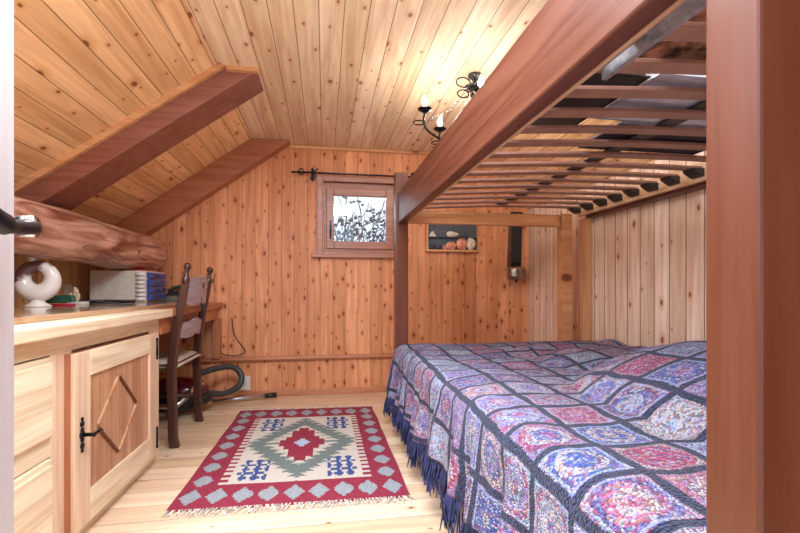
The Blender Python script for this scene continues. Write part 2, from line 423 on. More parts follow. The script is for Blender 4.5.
struct(obj('ceiling', prism(B(), [(XR+.08, ZR-.08*SL), (XK, ZC), (XK, ZC+.06), (XR+.08, ZR-.08*SL+.06)], 'Y', YF, YB+.1), M['slope'], org=O0))
# back wall with the window hole
WX0, WX1, WZ0, WZ1 = .0, .60, 1.125, 1.70
bm = B(); T = .12
outer = [(XL-.08, 0), (WX0, 0), (WX0, ZC+.04), (XJ, ZC+.04), (XL-.08, zs(XL-.08)+.04)]
prism(bm, outer, 'Y', YB, YB+T)
prism(bm, [(WX1, 0), (XR+.08, 0), (XR+.08, ZR-.02), (XK, ZC+.04), (WX1, ZC+.04)], 'Y', YB, YB+T)
box(bm, WX0, WX1, YB, YB+T, 0, WZ0); box(bm, WX0, WX1, YB, YB+T, WZ1, ZC+.04)
struct(obj('wall_back', bm, M['wall_back'], org=O0))
# front wall with the doorway behind the camera
bm = B()
prism(bm, [(XL-.08, 0), (-.32, 0), (-.32, ZC+.04), (XJ, ZC+.04), (XL-.08, zs(XL-.08)+.04)], 'Y', YF-.1, YF)
prism(bm, [(.56, 0), (XR+.08, 0), (XR+.08, ZR-.02), (XK, ZC+.04), (.56, ZC+.04)], 'Y', YF-.1, YF)
box(bm, -.32, .56, YF-.1, YF, 1.93, ZC+.04)
struct(obj('wall_front', bm, M['wall_back'], org=O0))
# lower wainscot, ledge, baseboard, crown
struct(obj('trim_1', bx(XL, XR, YB-.045, YB, .285, .312), M['trim_red'], org=O0, bevel=.008))
struct(obj('baseboard_back', bx(XL, XR, YB-.02, YB, 0, .042), M['trim_red'], org=O0, bevel=.004))
struct(obj('trim_2', bx(-.27, XK+.1, YB-.022, YB, ZC-.028, ZC), M['trim_x'], org=O0, bevel=.006))
struct(obj('trim_3', prism(B(), [(2.79, .0), (2.65, .0), (2.65, 1.32), (2.79, 1.32)], 'X', XR-.02, XR), M['trim_z'], org=O0, bevel=.004))
struct(obj('trim_4', bx(XR-.06, XR, .2, 2.64, 1.305, 1.342), M['bed_y'], org=O0, bevel=.006))

# rafters: pieces hung under the left slope, cut off by the flat ceiling
def rafter(name, y0, y1, drop, mat, n=None):
    x1 = XJ+drop/SL
    o = obj(name, prism(B(), [(XL, zs(XL)), (XJ, ZC), (x1, ZC), (XL, zs(XL)-drop)], 'Y', y0, y1), mat, org=O0, bevel=.006)
    return o
r = rafter('roof_rafter', 2.38, 2.63, .145, M['rafter_dark'])
tag(r, 'dark broad roof rafter crossing the sloping ceiling above the desk', 'rafter')
r = rafter('roof_rafter', 3.46, YB, .205, M['rafter_wall'])
tag(r, 'reddish roof rafter lying against the back wall under the slope', 'rafter')
bm = B()
prism(bm, [(XL, zs(XL)), (XJ, ZC), (XJ+.035/SL, ZC), (XL, zs(XL)-.035)], 'Y', 2.355, 2.38)
box(bm, XJ+.035/SL+.001, XJ+.145/SL+.01, 2.355, 2.38, ZC-.022, ZC)
struct(obj('trim_5', bm, M['trim_x'], org=O0))

# log purlin
def logpurlin():
    bm = B(); pts = []; rs = []; y0, y1 = .2, 3.5; N = 70; n = 40
    rings = []
    for i in range(N+1):
        y = y0+(y1-y0)*(1-(1-i/N)**1.5)
        cx = -1.275+.012*math.sin(y*2.3)+.02*(y-2)*.3; cz = 1.1+.012*math.sin(y*3.1+1)
        r = .112+.028*max(0, min(1, (y-1.6)/1.9))
        e = (y1-y)
        if e < .16: r *= .42+.58*math.sqrt(max(0, 1-(1-e/.16)**2.4))
        ring = []
        for k in range(n):
            a = 2*PI*k/n
            q = noise.noise(Vector((math.cos(a)*1.3, y*1.6, math.sin(a)*1.3)))*.13 + noise.noise(Vector((math.cos(a)*4, y*5, math.sin(a)*4)))*.035
            # shallow knot swellings
            rr = r*(1+q)
            ring.append(bm.verts.new((cx+rr*math.cos(a), y, cz+rr*math.sin(a))))
        rings.append(ring)
    for a, b in zip(rings, rings[1:]):
        for k in range(n): bm.faces.new((a[k], a[(k+1) % n], b[(k+1) % n], b[k]))
    bm.faces.new(rings[0]); bm.faces.new(rings[-1])
    t = thing('log_beam', 'thick peeled round log beam running under the slope above the desk', 'log beam', (-1.27, 1.85, .98))
    obj('trunk', bm, M['log'], t, smooth=True)
    k = B(); ell(k, (-1.165, 2.02, 1.115), (.025, .026, .024)); o = obj('knot', k, M['desk_edge'], t, smooth=True)
    o['label'] = 'dark red branch knot'
logpurlin()

# ------------------------------------------------------------------ window
def frame(bm, x0, x1, z0, z1, w, y0, y1):
    box(bm, x0, x0+w, y0, y1, z0, z1); box(bm, x1-w, x1, y0, y1, z0, z1)
    box(bm, x0+w, x1-w, y0, y1, z1-w, z1); box(bm, x0+w, x1-w, y0, y1, z0, z0+w)
    return bm
M['win'] = pine('window_frame_pine', (.46, .24, .18), 'X', knot=6, kgate=.8, rough=.3)
wroot = bpy.data.objects.new('window_1', None); COL.objects.link(wroot); wroot.location = (.3, YB, 1.1); ORG['window_1'] = Vector((.3, YB, 1.1)); struct(wroot)
bm = B(); frame(bm, -.055, .635, 1.095, 1.745, .045, YB-.03, YB+.02)
obj('casing', bm, M['win'], wroot, bevel=.004)
bm = B(); frame(bm, .001, .599, 1.126, 1.699, .05, YB+.02, YB+.06); obj('outer_frame', bm, M['win'], wroot, bevel=.003)
bm = B(); frame(bm, .018, .562, 1.165, 1.655, .06, YB-.0, YB+.045); obj('sash', bm, M['win'], wroot, bevel=.006)
obj('pane', bx(.07, .51, YB+.02, YB+.026, 1.22, 1.60), M['glass'], wroot)
obj('sill', bx(-.1, .68, YB-.055, YB+.02, 1.09, 1.117), M['win'], wroot, bevel=.006)
bm = B(); box(bm, .044, .058, YB-.008, YB, 1.25, 1.39); tube(bm, [(.051, YB-.004, 1.34), (.051, YB-.035, 1.34)], .007); tube(bm, [(.051, YB-.035, 1.345), (.052, YB-.04, 1.31), (.05, YB-.035, 1.24)], [.008, .007, .005])
obj('window_handle', bm, M['rod'], wroot, smooth=False)

# outside: snowy ground and a bare bush beyond the window
struct(obj('ground_outside', bx(-6, 8, YB+.9, YB+14, -.6, -.1), M['snow'], org=O0))
def bush(cx, cy, cz, h, n, seed):
    rnd = random.Random(seed); bm = B()
    for i in range(n):
        a = rnd.uniform(0, 2*PI); s = rnd.uniform(.2, 1)
        p = Vector((cx+.5*math.cos(a)*s, cy+.3*math.sin(a)*s, cz)); d = Vector((math.cos(a)*.35*s, math.sin(a)*.35*s, 1)).normalized()
        pts = [p.copy()]; L = h*rnd.uniform(.6, 1)/9
        for k in range(9):
            d = (d+Vector((rnd.uniform(-.25, .25), rnd.uniform(-.25, .25), rnd.uniform(-.08, .1)))).normalized(); p = p+d*L; pts.append(p.copy())
            if k > 2:
                e = (d+Vector((rnd.uniform(-1, 1), rnd.uniform(-1, 1), rnd.uniform(-.3, .5)))).normalized()
                q = p+e*h*.1; tube(bm, [p, q, q+e*h*.06+Vector((0, 0, .02))], [.007, .005, .003], 4)
                for z in range(3):
                    c = q+Vector((rnd.uniform(-.07, .07), rnd.uniform(-.07, .07), rnd.uniform(-.06, .06)))
                    ell(bm, c, (.022, .022, .016), 5, 4)
        tube(bm, pts, [.018*(1-k/11) for k in range(len(pts))], 5)
    return bm
tag(obj('bush', bush(.06, YB+1.6, -.105, 1.95, 75, 3), M['foliage']), 'bare twiggy bush seen through the small window', 'bush')

# ------------------------------------------------------------------ door with handle at the left, close to the camera
M['doorwood'] = pine('door_leaf_pine', (.56, .53, .54), 'Z', knot=4, kgate=.7, kr=.01, rough=.35, grain=.6)
d = obj('door_1', bx(-.345, -.305, -.34, .5, .01, 1.9), M['doorwood'], bevel=.002); struct(d)
dh = B()
lathe(dh, [(.0, 0), (.012, 0), (.012, .006), (.006, .009), (.006, .03), (.010, .034), (.010, .045), (0, .047)], (-.305, .452, .897), 16, (1, 0, 0))
dh_o = obj('handle_spindle', dh, M['chrome'], d, smooth=True)
dl = B()
tube(dl, smooth_path([(-.262, .455, .896), (-.258, .41, .893), (-.256, .375, .903), (-.258, .33, .912), (-.262, .29, .905)], 6),
     [.0065]*6+[.009]*6+[.0115]*6+[.0125]*6+[.008], 12)
lh = obj('handle', dl, M['iron'], d, smooth=True); lh['label'] = 'black curved lever handle'
obj('rosette', bx(-.3055, -.301, .43, .474, .80, .96), M['iron'], d, bevel=.002)

# ------------------------------------------------------------------ desk
desk = thing('desk', 'long built-in light pine desk along the left wall with cupboard and drawers', 'desk', (-1.1, 2.05, 0))
YD0 = .62
ZT = .737
def slab():
    bm = B(); box(bm, XL+.002, -.765, YD0, 2.43, ZT-.04, ZT); return bm
obj('desk_top', slab(), M['desk_y'], desk, bevel=.006, seg=3)
obj('desk_top', bx(XL+.002, -.767, 2.431, YB-.002, ZT-.04, ZT), M['desk_shade'], desk, bevel=.005)['label'] = 'far half of the desk top, reddened as if in shade'
o = obj('desk_leaf', bx(XL+.004, -.87, YD0, YB-.004, ZT, ZT+.02), M['plate'], desk, bevel=.004); o['label'] = 'glossy varnished raised work surface'
# carcass
XC = -.812; YC1 = 2.37
bm = B()
box(bm, XL+.01, XC-.02, YD0+.02, YC1, .0, ZT-.04)
obj('carcass', bm, M['desk_z'], desk)
bm = B(); box(bm, XC-.02, XC, YD0+.02, YC1, .0, .052); obj('plinth', bm, M['desk_y'], desk, bevel=.003)
bm = B(); box(bm, XC-.02, XC, YD0+.02, YC1, .64, ZT-.04); obj('top_rail', bm, M['desk_y'], desk, bevel=.003)
for y0, y1 in ((1.485, 1.60), (2.25, YC1), (YD0+.02, .72)):
    obj('stile', bx(XC-.02, XC, y0, y1, .052, .64), M['desk_z'], desk, bevel=.003)
obj('drawer_rail', bx(XC-.02, XC, .72, 1.485, .335, .385), M['desk_y'], desk, bevel=.002)
# drawers with stepped, raised fronts
for z0, z1 in ((.388, .636), (.075, .332)):
    dr = obj('drawer', bx(XC-.018, XC+.008, .74, 1.478, z0, z1), M['desk_y'], desk, bevel=.003)
    obj('drawer_front', bx(XC+.008, XC+.018, .752, 1.466, z0+.014, z1-.014), M['desk_y'], dr, bevel=.004)
    bm = B(); lathe(bm, [(0, 0), (.008, 0), (.006, .014), (.014, .022), (.012, .03), (0, .032)], (XC+.018, 1.02, (z0+z1)/2), 14, (1, 0, 0)); obj('knob', bm, M['iron'], dr, smooth=True)
# overlay door
YA, YH, ZB, ZD = 1.555, 2.262, .054, .632; XD0, XD1 = XC, -.782
door = obj('cupboard_door', bx(XD0, XD1-.012, YA+.001, YH-.001, ZB+.001, ZD-.001), M['desk_edge'], desk)
obj('stile', bx(XD1-.012, XD1, YA, YA+.10, ZB, ZD), M['desk_z'], door, bevel=.002)
obj('stile', bx(XD1-.012, XD1, YH-.09, YH, ZB, ZD), M['desk_z'], door, bevel=.002)
obj('rail', bx(XD1-.012, XD1+.001, YA+.10, YH-.09, ZD-.085, ZD), M['desk_y'], door, bevel=.002)
obj('rail', bx(XD1-.012, XD1+.001, YA+.10, YH-.09, ZB, ZB+.105), M['desk_y'], door, bevel=.002)
obj('panel', bx(XD1-.012, XD1-.008, YA+.10, YH-.09, ZB+.105, ZD-.085), M['desk_panel'], door)
# diamond moulding on the panel
yc = (YA+YH)/2-.035; zc = (ZB+ZD)/2+.012; hy, hz = .165, .15
def bar2(bm, p, q, w, x0, x1):
    d = Vector((q[0]-p[0], q[1]-p[1])).normalized(); n = Vector((-d.y, d.x))*w
    pts = [(p[0]+n.x, p[1]+n.y), (q[0]+n.x, q[1]+n.y), (q[0]-n.x, q[1]-n.y), (p[0]-n.x, p[1]-n.y)]
    prism(bm, pts, 'X', x0, x1)
cor = [(yc-hy, zc), (yc, zc+hz), (yc+hy, zc), (yc, zc-hz)]
for i in range(4):
    a = Vector(cor[i]); b_ = Vector(cor[(i+1) % 4]); bm = B()
    bar2(bm, a.lerp(b_, .04), a.lerp(b_, .96), .0045, XD1-.008, XD1-.001)
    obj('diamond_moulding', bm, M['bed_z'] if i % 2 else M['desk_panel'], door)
# iron key handle
kh = B(); kx = XD1+.003; ky = YA+.042; kz = .362
for dz, rr in ((-.052, .006), (-.036, .01), (-.016, .008), (.0, .014), (.016, .008), (.036, .01), (.052, .006)):
    lathe(kh, [(0, -.003), (rr, -.003), (rr, .002), (0, .003)], (kx, ky, kz+dz), 10, (1, 0, 0))
lathe(kh, [(.007, 0), (.006, .03), (.01, .036), (0, .042)], (kx, ky, kz), 10, (1, 0, 0))
tube(kh, [(kx+.034, ky, kz), (kx+.036, ky+.03, kz+.003), (kx+.032, ky+.05, kz-.001)], [.006, .0045, .007], 8)
obj('door_handle', kh, M['iron'], door, smooth=True)
for hz_ in (.10, .52):
    bm = B(); tube(bm, [(XD1+.002, YH-.012, hz_), (XD1+.002, YH-.012, hz_+.075)], .006, 8)
    for q in (-.006, .081): ell(bm, (XD1+.002, YH-.012, hz_+q), (.007, .007, .008), 8, 6)
    box(bm, XD1-.001, XD1+.003, YH-.016, YH+.004, hz_+.012, hz_+.062)
    obj('hinge', bm, M['iron'], door, smooth=True)
# open knee space: apron, far leg
obj('apron', bx(-.83, -.80, YC1, YB-.01, ZT-.125, ZT-.04), M['desk_shade'], desk, bevel=.003)
obj('leg', bx(-.83, -.775, YB-.07, YB-.004, .313, ZT-.125), M['leg_shade_z'], desk, bevel=.003)
obj('leg', bx(-1.44, -1.39, YB-.07, YB-.004, .313, ZT-.125), M['leg_shade_z'], desk, bevel=.003)

# ------------------------------------------------------------------ things on the desk
ZK = ZT+.02
# ring vase
def vase():
    t = thing('ring_vase', 'white ceramic ring vase with violet-brown run glaze at left end of the desk', 'vase', (-1.31, 2.30, ZK))
    cx, cy = -1.31, 2.30
    bm = B()
    lathe(bm, [(0, 0), (.052, 0), (.054, .006), (.03, .02), (.022, .045), (.03, .07)], (cx, cy, ZK), 24)
    N = 40; pts = []; rs = []
    th = math.radians(15)
    for i in range(N):
        a = 2*PI*i/N-PI/2
        pts.append((cx+.056*math.cos(a)*math.cos(th), cy+.056*math.cos(a)*math.sin(th), ZK+.128+.063*math.sin(a)))
        rs.append(.034-.008*math.sin(a))
    tube(bm, pts, rs, 18, closed=True)
    obj('body', bm, M['vase'], t, smooth=True)
    bm = B(); lathe(bm, [(.022, 0), (.019, .02), (.018, .035), (.024, .05), (.019, .048), (.014, .03)], (cx-.018, cy, ZK+.185), 18)
    obj('neck', bm, M['vase'], t, smooth=True)
vase()
# small jar at far left beside the door
t = thing('jar', 'small glass jar with white lid at left edge of the desk', 'jar', (-1.33, 2.10, ZK))
bm = B(); lathe(bm, [(0, 0), (.022, 0), (.024, .01), (.024, .045), (.018, .055)], (-1.33, 2.10, ZK), 16); obj('body', bm, M['iron_grey'], t, smooth=True)
bm = B(); lathe(bm, [(0, .055), (.021, .055), (.021, .068), (0, .068)], (-1.33, 2.10, ZK), 16); obj('lid', bm, M['white'], t)
# stapler
def at(px, Y):
    t = math.atan(76/440)+math.atan((px-400)/440); return Y*math.tan(t)
st = thing('stapler', 'dark green stapler with red base standing on the desk before the carved figurine', 'stapler', (at(60, 2.45), 2.45, ZK))
sx, sy = at(60, 2.45), 2.45
bm = B(); box(bm, sx-.085, sx+.065, sy-.014, sy+.014, ZK, ZK+.010); obj('base', bm, M['red'], st, bevel=.003)
bm = B()
prof = [(-.09, .020), (-.075, .036), (-.03, .050), (.03, .054), (.062, .050), (.070, .02), (.03, .014), (-.06, .012)]
prism(bm, [(sx+a, ZK+b) for a, b in prof], 'Y', sy-.016, sy+.016); obj('handle', bm, M['green'], st, bevel=.005)
# carved figurine
fx, fy = at(75, 2.62), 2.62
t = thing('figurine', 'small cream carved figurine on a white block behind the green stapler', 'figurine', (fx, fy, ZK))
obj('block', bx(fx-.03, fx+.06, fy-.02, fy+.02, ZK, ZK+.016), M['white'], t, bevel=.002)
bm = B(); ell(bm, (fx, fy, ZK+.038), (.024, .018, .026)); ell(bm, (fx+.004, fy, ZK+.07), (.014, .013, .016)); ell(bm, (fx+.018, fy-.006, ZK+.047), (.01, .01, .016)); ell(bm, (fx-.016, fy-.006, ZK+.05), (.009, .009, .014))
ell(bm, (fx+.0, fy, ZK+.086), (.007, .007, .009)); obj('body', bm, M['figurine'], t, smooth=True)
# outlet/card on the left wall
tag(obj('wall_switch', bx(XL, XL+.012, 2.86, 2.94, .79, .87), M['cream'], bevel=.003), 'cream square switch plate on the wall above the desk, behind the stapler', 'switch')
# black cable / sunglasses-like flat cables
bm = B()
for k in range(3):
    pts = [(at(88, 2.72)+.10*i+.0, 2.72+.018*math.sin(i*1.7+k*2)+k*.012, ZK+.006+.004*k) for i in range(5)]
    tube(bm, smooth_path([(at(86, 2.72)-.04+p, 2.70+.03*math.sin(p*30+k*2)+k*.012, ZK+.007+.005*k) for p in (0, .06, .12, .18, .24, .29)], 5), .006, 8)
tag(obj('cable', bm, M['black'], smooth=True), 'black coiled cable lying on the desk in front of the cream drawer box', 'cable')
# drawer box
bxr = thing('drawer_box', 'cream desktop organiser box with open blue drawers, under the log end', 'organiser', (-1.26, 3.16, ZK))
obj('shell', bx(-1.425, -1.105, 3.0, 3.32, ZK, ZK+.198), M['cream'], bxr, bevel=.004)
for k in range(7):
    bm = B(); tube(bm, [(-1.16+.0, 2.994, ZK+.02+k*.026), (-1.108, 2.994, ZK+.02+k*.026)], .011, 10)
    obj('ridge', bm, M['white'], bxr, smooth=True)
for k in range(4):
    z0 = ZK+.012+k*.046
    dd = obj('drawer', bx(-1.106, -1.085, 3.015, 3.30, z0, z0+.038), M['blue'], bxr, bevel=.003)
    bm = B(); tube(bm, [(-1.084, 3.10, z0+.02), (-1.078, 3.15, z0+.016), (-1.084, 3.21, z0+.02)], .005, 8); obj('drawer_pull', bm, M['green'] if k == 2 else M['iron_grey'], dd, smooth=True)
tag(obj('notebook', bx(-1.28, -1.12, 3.06, 3.24, ZK+.198, ZK+.206), M['red']), 'thin red notebook lying on top of the organiser box', 'notebook')
# telephone-like calculator
cx_, cy_ = at(176, 3.44)+.01, 3.44
t = thing('telephone', 'grey desk telephone with dark keys right of the organiser box', 'telephone', (cx_, cy_, ZK))
bm = B(); prism(bm, [(cy_-.10, ZK), (cy_+.10, ZK), (cy_+.10, ZK+.075), (cy_-.10, ZK+.03)], 'X', cx_-.075, cx_+.075); obj('body', bm, plain('grey_phone_plastic', (.16, .15, .13), .4), t, bevel=.004)
bm = B()
for i in range(4):
    for j in range(4):
        y = cy_-.07+.04*j; z = ZK+.03+(y-(cy_-.10))*.225
        box(bm, cx_-.055+.03*i, cx_-.035+.03*i, y-.012, y+.012, z-.002, z+.007)
obj('keypad', bm, M['black'], t)
bm = B(); tube(bm, smooth_path([(cx_-.07, cy_+.03, ZK+.07), (cx_-.04, cy_+.075, ZK+.095), (cx_+.04, cy_+.075, ZK+.095), (cx_+.07, cy_+.03, ZK+.07)], 5), .012, 10); obj('handset', bm, M['iron_grey'], t, smooth=True)

# ------------------------------------------------------------------ chair
def chair():
    t = thing('chair', 'dark stained ladder-back wooden chair with rush seat pushed under the desk', 'chair', (-.95, 2.74, 0))
    def post(y, tl):
        bm = B(); n = 4
        path = [(-.775, 0, .025), (-.785, .05, .024), (-.793, .40, .025), (-.775, .60, .024), (-.725, .87, .02)]
        rings = []
        for x, z, w in path:
            rings.append([bm.verts.new(p) for p in ((x-w, y-w*.75, z), (x+w*.85, y-w*.75, z), (x+w*.85, y+w*.75, z), (x-w, y+w*.75, z))])
        for a, b in zip(rings, rings[1:]):
            for k in range(4): bm.faces.new((a[k], a[(k+1) % 4], b[(k+1) % 4], b[k]))
        bm.faces.new(rings[0]); bm.faces.new(rings[-1])
        lg = obj('leg', bm, M['chair'], t, bevel=.006)
        bm = B(); lathe(bm, [(.017, 0), (.021, .012), (.022, .025), (.014, .042), (.010, .052), (.012, .066), (.010, .072), (.018, .082), (.020, .095), (.014, .108), (0, .113)], (-.727, y, .868), 18, (.12, 0, 1))
        obj('finial', bm, M['chair'], lg, smooth=True)
    post(2.50, 0); post(2.97, 0)
    for y in (2.53, 2.95):
        bm = B(); tube(bm, [(-1.20, y, 0), (-1.20, y, .20), (-1.20, y, .44)], [.019, .023, .022], 12)
        obj('leg', bm, M['chair'], t, smooth=True)
    # carved back slats
    def slat(z0, z1, x, cut, nm, hole):
        bm = B(); N = 32; y0, y1 = 2.515, 2.955
        def topz(s):
            return z1 + cut*(math.sin(s*PI)*.9 + .28*abs(math.sin(s*PI*3)) - .5)
        def botz(s):
            return z0 - cut*(.35*abs(math.sin(s*PI*2)) - .2)
        grid = {}
        def xo(s, z): return x + (z-z0)*.12 + .028*math.sin(s*PI)
        for side in (0, 1):
            for i in range(N+1):
                s = i/N; y = y0+(y1-y0)*s
                for j, z in enumerate((botz(s), (botz(s)+topz(s))/2, topz(s))):
                    grid[side, i, j] = bm.verts.new((xo(s, z)+(.009 if side else -.009), y, z))
        for i in range(N):
            for j in range(2):
                for side in (0, 1): bm.faces.new((grid[side, i, j], grid[side, i+1, j], grid[side, i+1, j+1], grid[side, i, j+1]))
            for j in (0, 2): bm.faces.new((grid[0, i, j], grid[0, i+1, j], grid[1, i+1, j], grid[1, i, j]))
        for i in (0, N):
            for j in range(2): bm.faces.new((grid[0, i, j], grid[0, i, j+1], grid[1, i, j+1], grid[1, i, j]))
        o = obj(nm, bm, M['chair_slat'], t)
        for (ys, zz, r) in hole:
            b2 = B(); s = (ys-y0)/(y1-y0); lathe(b2, [(0, 0), (r, 0), (r, .022), (0, .022)], (xo(s, zz)-.011, ys, zz), 12, (1, 0, 0))
            q = obj('carved_hole', b2, M['black'], o)
        return o
    slat(.755, .89, -.745, .04, 'back_slat', [(2.735, .86, .016), (2.735, .785, .012)])
    slat(.575, .645, -.776, .04, 'back_slat', [])
    # seat frame and rush
    bm = B()
    for y in (2.53, 2.95): tube(bm, [(-1.20, y, .425), (-.79, y+(-.01 if y < 2.7 else .01), .425)], .016, 10)
    for x in (-1.20, -.79): tube(bm, [(x, 2.53, .425), (x, 2.95, .425)], .016, 10)
    obj('seat_rail', bm, M['chair'], t, smooth=True)
    bm = B(); N = 12; V = {}
    for i in range(N+1):
        for j in range(N+1):
            s, q = i/N, j/N
            ed = min(1, min(s, 1-s, q, 1-q)*7); dome = .038*math.sqrt(ed)
            V[i, j, 1] = bm.verts.new((-1.225+.46*s, 2.505+.47*q, .425+dome-.012*(1-abs(2*s-1))*(1-abs(2*q-1))*2))
            V[i, j, 0] = bm.verts.new((-1.225+.46*s, 2.505+.47*q, .423-.022*math.sqrt(ed)))
    for i in range(N):
        for j in range(N):
            for k in (0, 1): bm.faces.new((V[i, j, k], V[i+1, j, k], V[i+1, j+1, k], V[i, j+1, k]))
    for i in range(N):
        for (a, b) in (((i, 0), (i+1, 0)), ((i, N), (i+1, N)), ((0, i), (0, i+1)), ((N, i), (N, i+1))):
            bm.faces.new((V[a[0], a[1], 0], V[b[0], b[1], 0], V[b[0], b[1], 1], V[a[0], a[1], 1]))
    obj('seat', bm, M['rush'], t, smooth=True)
    for y in (2.515, 2.96):
        bm = B(); tube(bm, [(-1.2, y, .17), (-.79, y, .17)], .012, 8); obj('stretcher', bm, M['chair'], t, smooth=True)
    bm = B(); tube(bm, [(-1.2, 2.53, .25), (-1.2, 2.95, .25)], .012, 8); obj('stretcher', bm, M['chair'], t, smooth=True)
chair()

# ------------------------------------------------------------------ vacuum cleaner
def vacuum():
    t = thing('vacuum_cleaner', 'maroon and black canister vacuum cleaner lying on the floor behind the chair', 'vacuum cleaner', (-1.0, 3.2, 0))
    bm = B(); ell(bm, (-1.02, 3.18, .10), (.27, .16, .085), 24, 12); obj('body', bm, M['black'], t, smooth=True)
    bm = B(); ell(bm, (-.98, 3.16, .165), (.21, .13, .085), 24, 12, ); obj('hood', bm, M['maroon'], t, smooth=True)
    for y in (3.03, 3.33):
        bm = B(); lathe(bm, [(0, -.02), (.07, -.02), (.078, -.01), (.078, .01), (.07, .02), (0, .02)], (-1.14, y, .078), 24, (0, 1, 0)); obj('wheel', bm, M['black'], t, smooth=True)
    hp = smooth_path([(-.80, 3.20, .13), (-.70, 3.28, .10), (-.615, 3.36, .13), (-.60, 3.40, .20), (-.66, 3.40, .265), (-.76, 3.34, .27), (-.86, 3.24, .25)], 8)
    bm = B(); m = len(hp); tube(bm, hp, [.021+.0015*(i % 2) for i in range(m)], 12); obj('hose', bm, M['hose'], t, smooth=True)
    bm = B(); tube(bm, smooth_path([(-1.18, 2.98, .10), (-1.02, 2.93, .115), (-.90, 2.935, .12), (-.83, 3.045, .20), (-.80, 3.15, .20)], 8), .017, 12); o = obj('wand_bend', bm, M['chrome'], t, smooth=True)
    bm = B(); tube(bm, [(-.80, 3.36, .03), (-.44, 3.46, .03)], .013, 12); obj('tube', bm, M['alu'], t, smooth=True)
    bm = B(); tube(bm, [(-.44, 3.46, .03), (-.36, 3.483, .03)], [.017, .019], 12); obj('tube_end', bm, M['black'], t, smooth=True)
    bm = B(); ell(bm, (-.83, 3.20, .14), (.035, .035, .035)); obj('hose_socket', bm, M['black'], t, smooth=True)
vacuum()
t = thing('power_outlet', 'white wall socket above the baseboard beside the vacuum hose', 'outlet', (-.60, YB-.006, .1))
obj('plate', bx(-.655, -.565, YB-.012, YB, .055, .165), M['white'], t, bevel=.003)
bm = B(); lathe(bm, [(0, 0), (.022, 0), (.022, .003), (0, .003)], (-.61, YB-.012, .11), 16, (0, -1, 0)); obj('socket', bm, M['cream'], t)
bm = B(); tube(bm, smooth_path([(-.70, YB-.01, .62), (-.685, YB-.012, .50), (-.64, YB-.014, .42), (-.60, YB-.02, .36), (-.66, YB-.03, .328), (-.74, YB-.03, .335), (-.76, YB-.085, .36)], 7), .0035, 6)
tag(obj('cord', bm, M['black'], smooth=True), 'thin dark cord looping down the back wall onto the ledge', 'cord')

